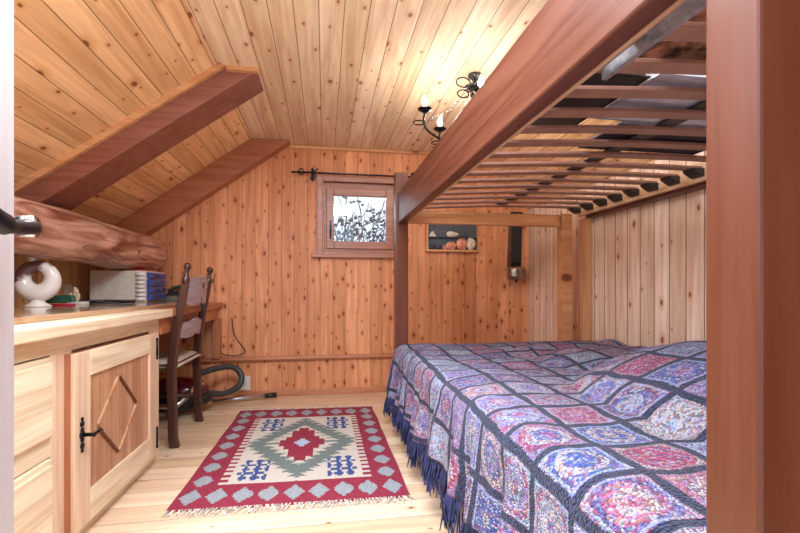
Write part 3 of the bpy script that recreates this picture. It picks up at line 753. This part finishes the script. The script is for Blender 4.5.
# ------------------------------------------------------------------ rug
def rug():
    W, L = .912, 1.375; NX, NY = 130, 196
    RED, GRYB, CREAM, OLIVE, BLUE, PALE = range(6)
    mats = [plain('rug_red_wool', (.27, .022, .05), .9, noise_amt=.2, scale=120, bump=.5), plain('rug_grey_wool', (.30, .33, .36), .9, scale=120, bump=.5),
            plain('rug_cream_wool', (.58, .53, .46), .9, scale=120, bump=.5, noise_amt=.08), plain('rug_green_wool', (.15, .19, .18), .9, scale=120, bump=.5),
            plain('rug_blue_wool', (.035, .075, .24), .9, scale=120, bump=.5), plain('rug_pale_blue_wool', (.40, .50, .68), .9, scale=120, bump=.5)]
    bdx, bdy, comb = .13, .20, .04
    def hexa(dx, dy, w, h):   # stepped lozenge
        dx = abs(dx); dy = round(abs(dy)/.012)*.012
        return dx < w*(1-max(0, dy-h*.12)/(h*.95)) and dy < h
    def col(x, y):
        # border medallions
        for k in range(9):
            cx = .055+.1*k
            for cy in (.10, L-.10):
                if hexa(x-cx, y-cy,   .040, .066): return GRYB
        for k in range(7):
            cy = .25+.147*k
            for cx in (.062, W-.062):
                if hexa(x-cx, y-cy, .040, .060): return GRYB
        if x < bdx or x > W-bdx or y < bdy or y > L-bdy: return RED
        if x < bdx+comb or x > W-bdx-comb:
            return CREAM if (y % .05) < .027 else RED
        dx = abs(x-W/2); dy = abs(y-L/2)
        st = lambda v, s: math.floor(v/s)*s
        # central stepped diamond
        FW, FH = W/2-bdx-comb, L/2-bdy
        q = st(dx, .028)/(.17)+dy/(.20)
        q2 = st(dx, .03)/.10+st(dy, .05)/.22
        if st(dx, .014)/.035+dy/.06 < 1: return PALE
        if q2 < 1.0: 
            return RED
        # zigzag band
        tooth = .05*((y/.05) % 1.0)
        r = (dx+tooth*.8)/.30+st(dy, .05)/.47
        if .66 < r < 1.0: return OLIVE
        if dy < .012 and dx < .2: return OLIVE
        # corner combs
        ex = FW-dx; ey = FH-dy
        if .02 < ex < .15 and .03 < ey < .27:
            row = int(ey/.024)
            sh_ = (.018 if (row//2) % 2 else 0)
            if row % 2 == 0: return BLUE if ((ex+sh_) % .05) < .040 else CREAM
            return BLUE if ((ex+.01) % .05) < .018 else CREAM
        return CREAM
    c0 = [(-.585, 1.775), (.343, 1.74), (.335, 3.115), (-.562, 3.15)]
    bm = B(); V = {}
    for i in range(NX+1):
        for j in range(NY+1):
            s, q = i/NX, j/NY
            a = Vector(c0[0]).lerp(Vector(c0[1]), s); b = Vector(c0[3]).lerp(Vector(c0[2]), s); p = a.lerp(b, q)
            z = .007+.0025*noise.noise(Vector((s*3, q*5, 0)))
            wob = .006*noise.noise(Vector((q*6, 2.3, 0)))*(abs(2*s-1))
            V[i, j] = bm.verts.new((p.x+wob, p.y, z))
    for i in range(NX):
        for j in range(NY):
            f = bm.faces.new((V[i, j], V[i+1, j], V[i+1, j+1], V[i, j+1]))
            f.material_index = col((i+.5)/NX*W, (j+.5)/NY*L)
    # underside skirt
    ed = [V[i, 0] for i in range(NX+1)]+[V[NX, j] for j in range(1, NY+1)]+[V[i, NY] for i in range(NX-1, -1, -1)]+[V[0, j] for j in range(NY-1, 0, -1)]
    low = [bm.verts.new((v.co.x, v.co.y, .001)) for v in ed]
    for k in range(len(ed)): bm.faces.new((ed[k], ed[(k+1) % len(ed)], low[(k+1) % len(ed)], low[k]))
    t = thing('rug', 'red kilim rug with grey medallion border and stepped cream centre on the floor', 'rug', (-.12, 2.44, 0))
    obj('weave', bm, mats, t)
    rnd = random.Random(4); bm = B()
    for end, y0, sg in ((0, 1.76, -1), (1, 3.13, 1)):
        for k in range(120):
            s = (k+rnd.random())/120
            a = Vector(c0[0]).lerp(Vector(c0[1]), s) if end == 0 else Vector(c0[3]).lerp(Vector(c0[2]), s)
            l = rnd.uniform(.03, .055); dx = rnd.uniform(-.025, .025)
            tube(bm, [(a.x, a.y-sg*.003, .006), (a.x+dx*.5, a.y+sg*l*.5, .007), (a.x+dx, a.y+sg*l, .003)], [.0028, .003, .002], 5)
    stuff(obj('fringe', bm, M['rug_fringe'], t))
rug()

# ------------------------------------------------------------------ bunk bed
bed = thing('bunk_bed', 'dark red-brown timber bunk bed along the right wall with slatted upper bunk', 'bunk bed', (1.1, 1.55, 0))
XO = .449
obj('post', bx(XO-.012, XO+.068, 2.69, 2.765, 0, 1.565), M['bed_z'], bed, bevel=.004)
obj('post', bx(XO, XO+.08, .389, .457, 0, 1.90), M['bed_z'], bed, bevel=.004)
obj('post', bx(1.56, 1.63, 2.69, 2.765, 0, 1.34), M['bed_x'], bed, bevel=.004)
obj('post', bx(1.66, XR-.003, .389, .457, 0, 1.33), M['bed_z'], bed, bevel=.004)
# outer rail of the upper bunk
o = obj('side_rail', bx(XO, XO+.045, .473, 2.69, 1.246, 1.432), M['bed_y'], bed, bevel=.005)
obj('slat_ledger', bx(XO+.045, XO+.075, .473, 2.69, 1.262, 1.335), M['ledger'], bed, bevel=.003)
obj('end_rail', bx(XO+.068, 1.55, 2.70, 2.735, 1.253, 1.332), M['bed_x'], bed, bevel=.004)
obj('wall_rail', bx(XR-.085, XR-.06, .46, 2.69, 1.322, 1.41), M['ledger'], bed, bevel=.003)
obj('end_rail', bx(XO+.08, 1.66, .42, .46, 1.25, 1.36), M['bed_z'], bed, bevel=.004)
# lower bed
obj('lower_rail', bx(XO+.01, XO+.04, .472, 2.69, .22, .38), M['bed_y'], bed, bevel=.004)
obj('lower_rail', bx(1.70, 1.735, .472, 2.69, .22, .38), M['bed_y'], bed, bevel=.004)
obj('lower_end_rail', bx(XO+.068, 1.55, 2.70, 2.735, .22, .42), M['bed_z'], bed, bevel=.004)
ys = []
y = .50
sl0 = None
yy = [2.682-.1365*k for k in range(16)]
for k, y in enumerate(yy):
    if sl0 is None:
        bm = B(); N = 14; V = []
        for i in range(N+1):
            s = i/N; x = XO+.05+(XR-.088-XO-.05)*s; z = 1.334+.042*s+.014*math.sin(PI*s)
            V.append([bm.verts.new((x, y+a, z+b)) for a, b in ((-.026, 0), (.026, 0), (.026, .011), (-.026, .011))])
        for a, b in zip(V, V[1:]):
            for q in range(4): bm.faces.new((a[q], a[(q+1) % 4], b[(q+1) % 4], b[q]))
        bm.faces.new(V[0]); bm.faces.new(V[-1])
        sl0 = obj('slat', bm, M['slat'], bed, bevel=.002)
        hds = []
        for x, sg in ((XR-.10, -1), (XO+.076, 1)):
            zz = 1.376 if sg < 0 else 1.334; x = XR-.085 if sg < 0 else XO+.0755
            h = B(); prism(h, [(x, zz-.034), (x+sg*.016, zz-.03), (x+sg*.05, zz-.010), (x+sg*.055, zz), (x, zz)], 'Y', y-.032, y+.032)
            hds.append(obj('slat_holder', h, M['black'], sl0))
    else:
        c = sl0.copy(); COL.objects.link(c); c.parent = bed; c.location = sl0.location+Vector((0, y-yy[0], 0))
        for hd in hds: c2 = hd.copy(); COL.objects.link(c2); c2.parent = c
obj('slat_strap', bx(1.085, 1.15, .58, 2.68, 1.381, 1.385), M['black'], bed)
# metal bracket of a sprung frame at the near outer corner
bm = B(); prism(bm, [(.98, 0), (1.16, 0), (1.16, 1), (.98, 1)], 'Z', 0, 0.001); bm.free()
bm = B(); box(bm, .535, .62, .52, .74, 1.322, 1.332); box(bm, .610, .622, .52, .89, 1.306, 1.332); box(bm, .572, .577, .73, .86, 1.318, 1.330); box(bm, .590, .595, .73, .875, 1.318, 1.330)
obj('bracket', bm, M['alu'], bed)

# things on the upper bunk
def pad(x0, x1, y0, y1, z0, z1, seed, uv=False, amp=.02):
    bm = B(); N = 18; V = {}
    ul = bm.loops.layers.uv.new('cloth') if uv else None
    for k in (0, 1):
        for i in range(N+1):
            for j in range(N+1):
                s, q = i/N, j/N; e = min(1, 5*min(s, 1-s, q, 1-q))
                zz = z0+.004 if k == 0 else z0+(z1-z0)*math.sqrt(e)+amp*noise.noise(Vector((s*4+seed, q*4, 0)))*e
                V[i, j, k] = bm.verts.new((x0+(x1-x0)*s, y0+(y1-y0)*q, zz))
    for i in range(N):
        for j in range(N):
            for k in (0, 1):
                f = bm.faces.new((V[i, j, k], V[i+1, j, k], V[i+1, j+1, k], V[i, j+1, k]))
                if uv:
                    for lp in f.loops: lp[ul].uv = (lp.vert.co.x, lp.vert.co.y)
    for i in range(N):
        for (a, b) in (((i, 0), (i+1, 0)), ((i, N), (i+1, N)), ((0, i), (0, i+1)), ((N, i), (N, i+1))):
            bm.faces.new((V[a[0], a[1], 0], V[b[0], b[1], 0], V[b[0], b[1], 1], V[a[0], a[1], 1]))
    return bm
Z2 = 1.392
tag(obj('folded_rug', pad(.72, 1.5, .52, .98, Z2, 1.50, 1, True), plain('brown_patterned_textile', (.28, .13, .08), .9, noise_amt=.9, scale=25), smooth=True), 'folded brown patterned textile on the near end of the upper bunk', 'blanket')
tag(obj('pillow', pad(.85, 1.42, 1.0, 1.30, Z2, 1.50, 3), M['sheet'], smooth=True), 'pale lilac linen bundle lying on the upper bunk slats', 'pillow')
tag(obj('bag', pad(.60, .84, 1.02, 1.40, Z2, 1.53, 5), M['black'], smooth=True), 'black bag lying on the upper bunk slats beside the outer rail', 'bag')
tag(obj('cloth', pad(.98, 1.5, 1.33, 1.58, Z2, 1.44, 7), plain('dark_cloth', (.06, .045, .06), .9), smooth=True), 'flat dark cloth on the upper bunk behind the lilac bundle', 'cloth')

# mattress and blanket of the lower bed
obj_m = obj('mattress', bx(XO+.045, XR-.012, .49, 2.68, .22, .462), M['mattress'], bevel=.03, seg=4)
tag(obj_m, 'pale mattress under the patchwork blanket on the lower bunk', 'mattress')
YB0, YB1 = .478, 2.683
def bump(x, y, cx, cy, rx, ry, h):
    d = (abs((x-cx)/rx)**2.6+abs((y-cy)/ry)**2.6)
    return h*max(0, 1-d)**.9 if d < 1 else 0
def blanket():
    top = XR-.02-(XO-.02)      # cloth length on top
    rr = .055; drop = .25
    NU, NV = 150, 170; tot = top-rr+rr*PI/2+drop
    def P(u, v):
        y = YB0+(YB1-YB0)*v
        zt = .503+.008*math.sin(y*2)
        if u < top-rr: x = XR-.02-u; z = zt; fl = 0; nx, nz = 0, 1
        elif u < top-rr+rr*PI/2:
            a = (u-(top-rr))/rr; x = (XO-.02+rr)-rr*math.sin(a); z = zt-rr+rr*math.cos(a); fl = 0; nx, nz = -math.sin(a), math.cos(a)
        else:
            fl = u-(top-rr+rr*PI/2); x = XO-.02-.07*fl; z = zt-rr-fl; nx, nz = -1, .1
        p = Vector((x, y, z))
        w = .010*noise.noise(Vector((u*5, y*5, 1)))+.005*noise.noise(Vector((u*13, y*13, 4)))
        # creases on the top
        w += .010*max(0, noise.noise(Vector((u*2.2+y*2, y*1.5-u, 9))))
        if nz > .5:
            w += bump(x, y, 1.38, 1.02, .60, .62, .17) + bump(x, y, 1.40, 1.84, .42, .30, .06)
            w += .03*math.exp(-((y-2.2-.25*(x-1))/.10)**2)*max(0, min(1, (x-.75)*3))
        if fl > 0:
            f = min(1, fl/.2)
            w += f*(.018*math.sin(y*24+1.5*math.sin(y*5))+.012*math.sin(y*47+2))
            p.z += .012*math.sin(y*9)*f
        p.x += nx*w; p.z += nz*w
        e = min(v, 1-v)*(YB1-YB0)
        if e < .04: p.z -= (.04-e)**2*10*(1 if nz > .5 else 0)
        return p
    bm = B(); ul = bm.loops.layers.uv.new('cloth'); V = {}
    for i in range(NU+1):
        for j in range(NV+1): V[i, j] = bm.verts.new(P(tot*i/NU, j/NV))
    for i in range(NU):
        for j in range(NV):
            f = bm.faces.new((V[i, j], V[i+1, j], V[i+1, j+1], V[i, j+1]))
            for lp, (a, b) in zip(f.loops, ((i, j), (i+1, j), (i+1, j+1), (i, j+1))):
                uu = tot*a/NU; vv = YB0+(YB1-YB0)*b/NV
                lp[ul].uv = (uu+.05*vv+.04+.10, vv-.05*uu-.02)
    t = thing('blanket', 'multicoloured crocheted patchwork blanket with navy grid covering the lower bunk', 'blanket', (1.0, 1.55, .3))
    o = obj('cover', bm, M['crochet'], t, smooth=True)
    m = o.modifiers.new('thick', 'SOLIDIFY'); m.thickness = .006; m.offset = 1
    rnd = random.Random(2); bm = B()
    for k in range(760):
        v = (k+rnd.random())/760
        p = P(tot*.999, min(.998, v)); l = rnd.uniform(.08, .13); q = p+Vector((rnd.uniform(-.02, .008), rnd.uniform(-.015, .015), -l*.5)); r_ = q+Vector((rnd.uniform(-.012, .01), rnd.uniform(-.015, .015), -l*.5))
        tube(bm, [p+Vector((0, 0, .01)), q, r_], [.0032, .0036, .0018], 5)
    stuff(obj('fringe', bm, M['fringe'], t))
blanket()

# ------------------------------------------------------------------ back wall things
# curtain rod
cr = thing('curtain_rod', 'dark wrought iron curtain rod with scroll holders above the small window', 'curtain rod', (.2, YB-.05, 1.72))
YR = YB-.06
bm = B(); tube(bm, [(-.24, YR, 1.752), (.74, YR, 1.752)], .007, 10); tube(bm, [(-.25, YR, 1.752), (-.24, YR, 1.752)], [.004, .01], 10); obj('rod', bm, M['rod'], cr, smooth=True)
for x in (-.09, .72):
    bm = B(); tube(bm, [(x, YB, 1.752), (x, YR-.008, 1.752)], .008, 8); box(bm, x-.01, x+.01, YB-.005, YB, 1.70, 1.80)
    tube(bm, arc((x, YR, 1.727), .024, -PI*.8, PI*.5, 12, 'Y'), .006, 8); tube(bm, arc((x+.02, YR, 1.785), .018, PI*.9, PI*2.1, 10, 'Y'), .006, 8)
    obj('holder', bm, M['rod'], cr, smooth=True)
bm = B(); tube(bm, arc((-.175, YR, 1.757), .022, PI*.2, PI*1.9, 14, 'Y'), .0055, 8); obj('finial_scroll', bm, M['rod'], cr, smooth=True)

# framed shell case
fr = thing('display_case', 'shallow wooden display case of shells on the back wall behind the bunk', 'display case', (1.055, YB-.03, 1.15))
bm = B(); frame(bm, .83, 1.285, 1.15, 1.47, .016, YB-.055, YB-.001); obj('case_frame', bm, M['trim_x'], fr, bevel=.002)
obj('backing', bx(.846, 1.269, YB-.008, YB-.001, 1.166, 1.454), M['slate'], fr)
obj('shelf', bx(.846, 1.269, YB-.05, YB-.008, 1.268, 1.273), M['slate'], fr)
def shell(name, x, z, r, mat, label, h=None, shape=0):
    bm = B(); h = h or r
    if shape == 0:
        ell(bm, (x, YB-.03, z+h), (r, .016, h), 16, 10, lambda d: d*(1+.07*math.sin(9*math.atan2(d.z, d.x))))
    elif shape == 1:
        lathe(bm, [(0, 0), (r, 0), (r*.95, h*.3), (r*.6, h), (r*.3, h*1.5), (0, h*1.9)], (x, YB-.03, z), 12)
        for v in bm.verts: v.co.y = YB-.03+(v.co.y-(YB-.03))*.6
    else:
        ell(bm, (x, YB-.03, z+h), (r, .016, h), 14, 8, lambda d: Vector((d.x, d.y, d.z*(1-.45*d.x))))
    return tag(obj(name, bm, mat, smooth=True), label, 'shell', 'shells in the display case')
shell('seashell', .885, 1.273, .034, M['shell'], 'white pointed shell at the left of the upper shelf', .026, 1)
shell('seashell', 1.06, 1.273, .056, M['shell'], 'white long shell in the middle of the upper shelf', .024, 2)
shell('seashell', 1.17, 1.273, .036, M['slate'], 'grey shell at the right of the upper shelf', .014, 2)
shell('seashell', 1.045, 1.166, .046, M['shell_pink'], 'round orange shell left of the big pink one on the lower shelf', .034)
shell('seashell', 1.14, 1.166, .052, M['shell_pink'], 'biggest orange-white fan shell on the lower shelf', .05)
shell('seashell', 1.222, 1.166, .040, M['shell'], 'tall pale shell at the right end of the lower shelf', .055, 2)
shell('seashell', .885, 1.166, .024, M['shell_dark'], 'small dark shell at the left end of the lower shelf', .022)
shell('seashell', .94, 1.166, .022, M['shell_dark'], 'second dark shell from the left on the lower shelf', .02)
shell('seashell', .99, 1.166, .02, M['shell_pink'], 'small reddish shell between the dark shells and the round orange one', .018)

# cow bell on a strap
cb = thing('cow_bell', 'steel cow bell hanging by a wide black leather strap on the back wall', 'bell', (1.60, YB-.05, .93))
bm = B(); xb = 1.605
prism(bm, [(xb-.03, 1.50), (xb+.075, 1.50), (xb+.06, 1.01), (xb-.035, 1.01)], 'Y', YB-.035, YB-.018); obj('strap', bm, M['leather'], cb, bevel=.003)
bm = B(); prism(bm, [(xb-.048, 1.45), (xb-.03, 1.45), (xb-.035, 1.01), (xb-.062, 1.03)], 'Y', YB-.05, YB-.02); obj('strap_edge', bm, plain('brown_leather', (.12, .05, .03), .5), cb, bevel=.003)
bm = B(); tube(bm, arc((xb-.05, YB-.05, 1.13), .018, 0, 2*PI, 14, 'X')[:-1], .004, 6, closed=True); obj('buckle', bm, M['iron_grey'], cb, smooth=True)
bm = B(); lathe(bm, [(0, 1.03), (.060, 1.03), (.076, 1.015), (.082, .98), (.080, .95), (.076, .92), (.070, .92), (.068, .97), (0, .99)], (xb+.002, YB-.075, 0), 28)
for v in bm.verts: v.co.y = YB-.07+(v.co.y-(YB-.075))*.75
obj('bell_body', bm, M['bell'], cb, smooth=True)
bm = B(); tube(bm, [(xb, YB-.07, .985), (xb, YB-.07, .915)], .004, 8); ell(bm, (xb, YB-.07, .908), (.010, .010, .012)); obj('clapper', bm, M['iron'], cb, smooth=True)
bm = B(); tube(bm, arc((xb, YB-.055, 1.03), .03, 0, PI, 12, 'Y'), .006, 8); obj('bell_loop', bm, M['iron'], cb, smooth=True)
tag(obj('nail', lathe(B(), [(0, 0), (.004, 0), (.004, .05), (.008, .05), (0, .055)], (xb+.01, YB, 1.49), 10, (0, -1, 0)), M['iron'], smooth=True), 'iron nail holding the cow bell strap', 'nail')

# ------------------------------------------------------------------ chandelier
ch = thing('chandelier', 'wrought iron candle chandelier hanging from the ceiling behind the bunk rail', 'chandelier', (.79, 2.24, 1.75))
CX, CY = .79, 2.24
bm = B(); lathe(bm, [(0, ZC), (.036, ZC), (.034, ZC-.014), (.02, ZC-.025), (.010, ZC-.04), (0, ZC-.04)], (CX, CY, 0), 20); obj('ceiling_plate', bm, M['iron_grey'], ch, smooth=True)
bm = B(); tube(bm, [(CX, CY, ZC-.035), (CX, CY, 1.60)], .007, 10)
for z, r in ((1.92, .018), (1.87, .024), (1.72, .022), (1.66, .035), (1.60, .02)): ell(bm, (CX, CY, z), (r, r, r*.8), 14, 8)
obj('column', bm, M['iron'], ch, smooth=True)
for zz, rr in ((1.945, .042), (1.885, .034)):
    bm = B(); tube(bm, [(CX-.05+rr*.9*math.cos(a)-.02, CY-.02, zz-.02+rr*.6*math.sin(a)) for a in [2*PI*k/18 for k in range(18)]], .0035, 6, closed=True)
    obj('scroll', bm, M['iron'], ch, smooth=True)
bm = B(); lathe(bm, [(0, 1.905), (.05, 1.905), (.055, 1.915), (.03, 1.925), (0, 1.925)], (CX, CY, 0), 18); obj('crown', bm, M['iron_grey'], ch, smooth=True)
for k in range(5):
    a = math.radians((183, 117, 257, 330, 45)[k]); dx, dy = math.cos(a), math.sin(a); R = .275; zb = 1.765
    bm = B()
    tube(bm, smooth_path([(CX+dx*.01, CY+dy*.01, 1.68), (CX+dx*.08, CY+dy*.08, 1.62), (CX+dx*.18, CY+dy*.18, 1.62), (CX+dx*R, CY+dy*R, 1.68), (CX+dx*R, CY+dy*R, zb-.005)], 6), .006, 8)
    arm = obj('arm', bm, M['iron'], ch, smooth=True)
    bm = B(); pts = [(CX+dx*(R+.03+.027*math.cos(t)), CY+dy*(R+.03+.027*math.cos(t)), 1.70+.018*math.sin(t)) for t in [2*PI*q/18 for q in range(18)]]
    pts = [(CX+dx*(R+.03)+.030*math.cos(t)*1.0, CY+dy*(R+.03)+.03*math.sin(t), 1.70) for t in [2*PI*q/18 for q in range(18)]]
    tube(bm, pts, .0035, 6, closed=True); obj('scroll', bm, M['iron'], arm, smooth=True)
    bm = B(); lathe(bm, [(0, -.012), (.012, -.012), (.02, -.004), (.036, .004), (.038, .009), (.03, .006), (.0, .004)], (CX+dx*R, CY+dy*R, zb), 20); obj('drip_pan', bm, M['iron'], arm, smooth=True)
    bm = B(); lathe(bm, [(0, .0), (.011, .0), (.011, .022), (0, .022)], (CX+dx*R, CY+dy*R, zb), 14); obj('candle_sleeve', bm, M['white'], arm, smooth=True)
    bm = B(); lathe(bm, [(0, .022), (.008, .023), (.0135, .034), (.0145, .043), (.012, .055), (.006, .07), (0, .08)], (CX+dx*R, CY+dy*R, zb), 16); obj('bulb', bm, M['bulb'], arm, smooth=True)
    # hanging link chain from the crown to the arm
    P0 = Vector((CX+dx*.03, CY+dy*.03, 1.90)); P1 = Vector((CX+dx*R*.95, CY+dy*R*.95, 1.715)); bm = B(); nL = 11
    for q in range(nL):
        def pt(s): p = P0.lerp(P1, s); p.z -= .045*4*s*(1-s)*.6; return p
        c = pt((q+.5)/nL); d = (pt((q+1)/nL)-pt(q/nL)).normalized(); s_ = d.cross(Vector((0, 0, 1))).normalized()
        if q % 2: s_ = d.cross(s_)
        tube(bm, [c+d*.017*math.cos(t)+s_*.007*math.sin(t) for t in [2*PI*z/10 for z in range(10)]], .002, 5, closed=True)
    obj('chain', bm, M['chrome'], ch, smooth=True)
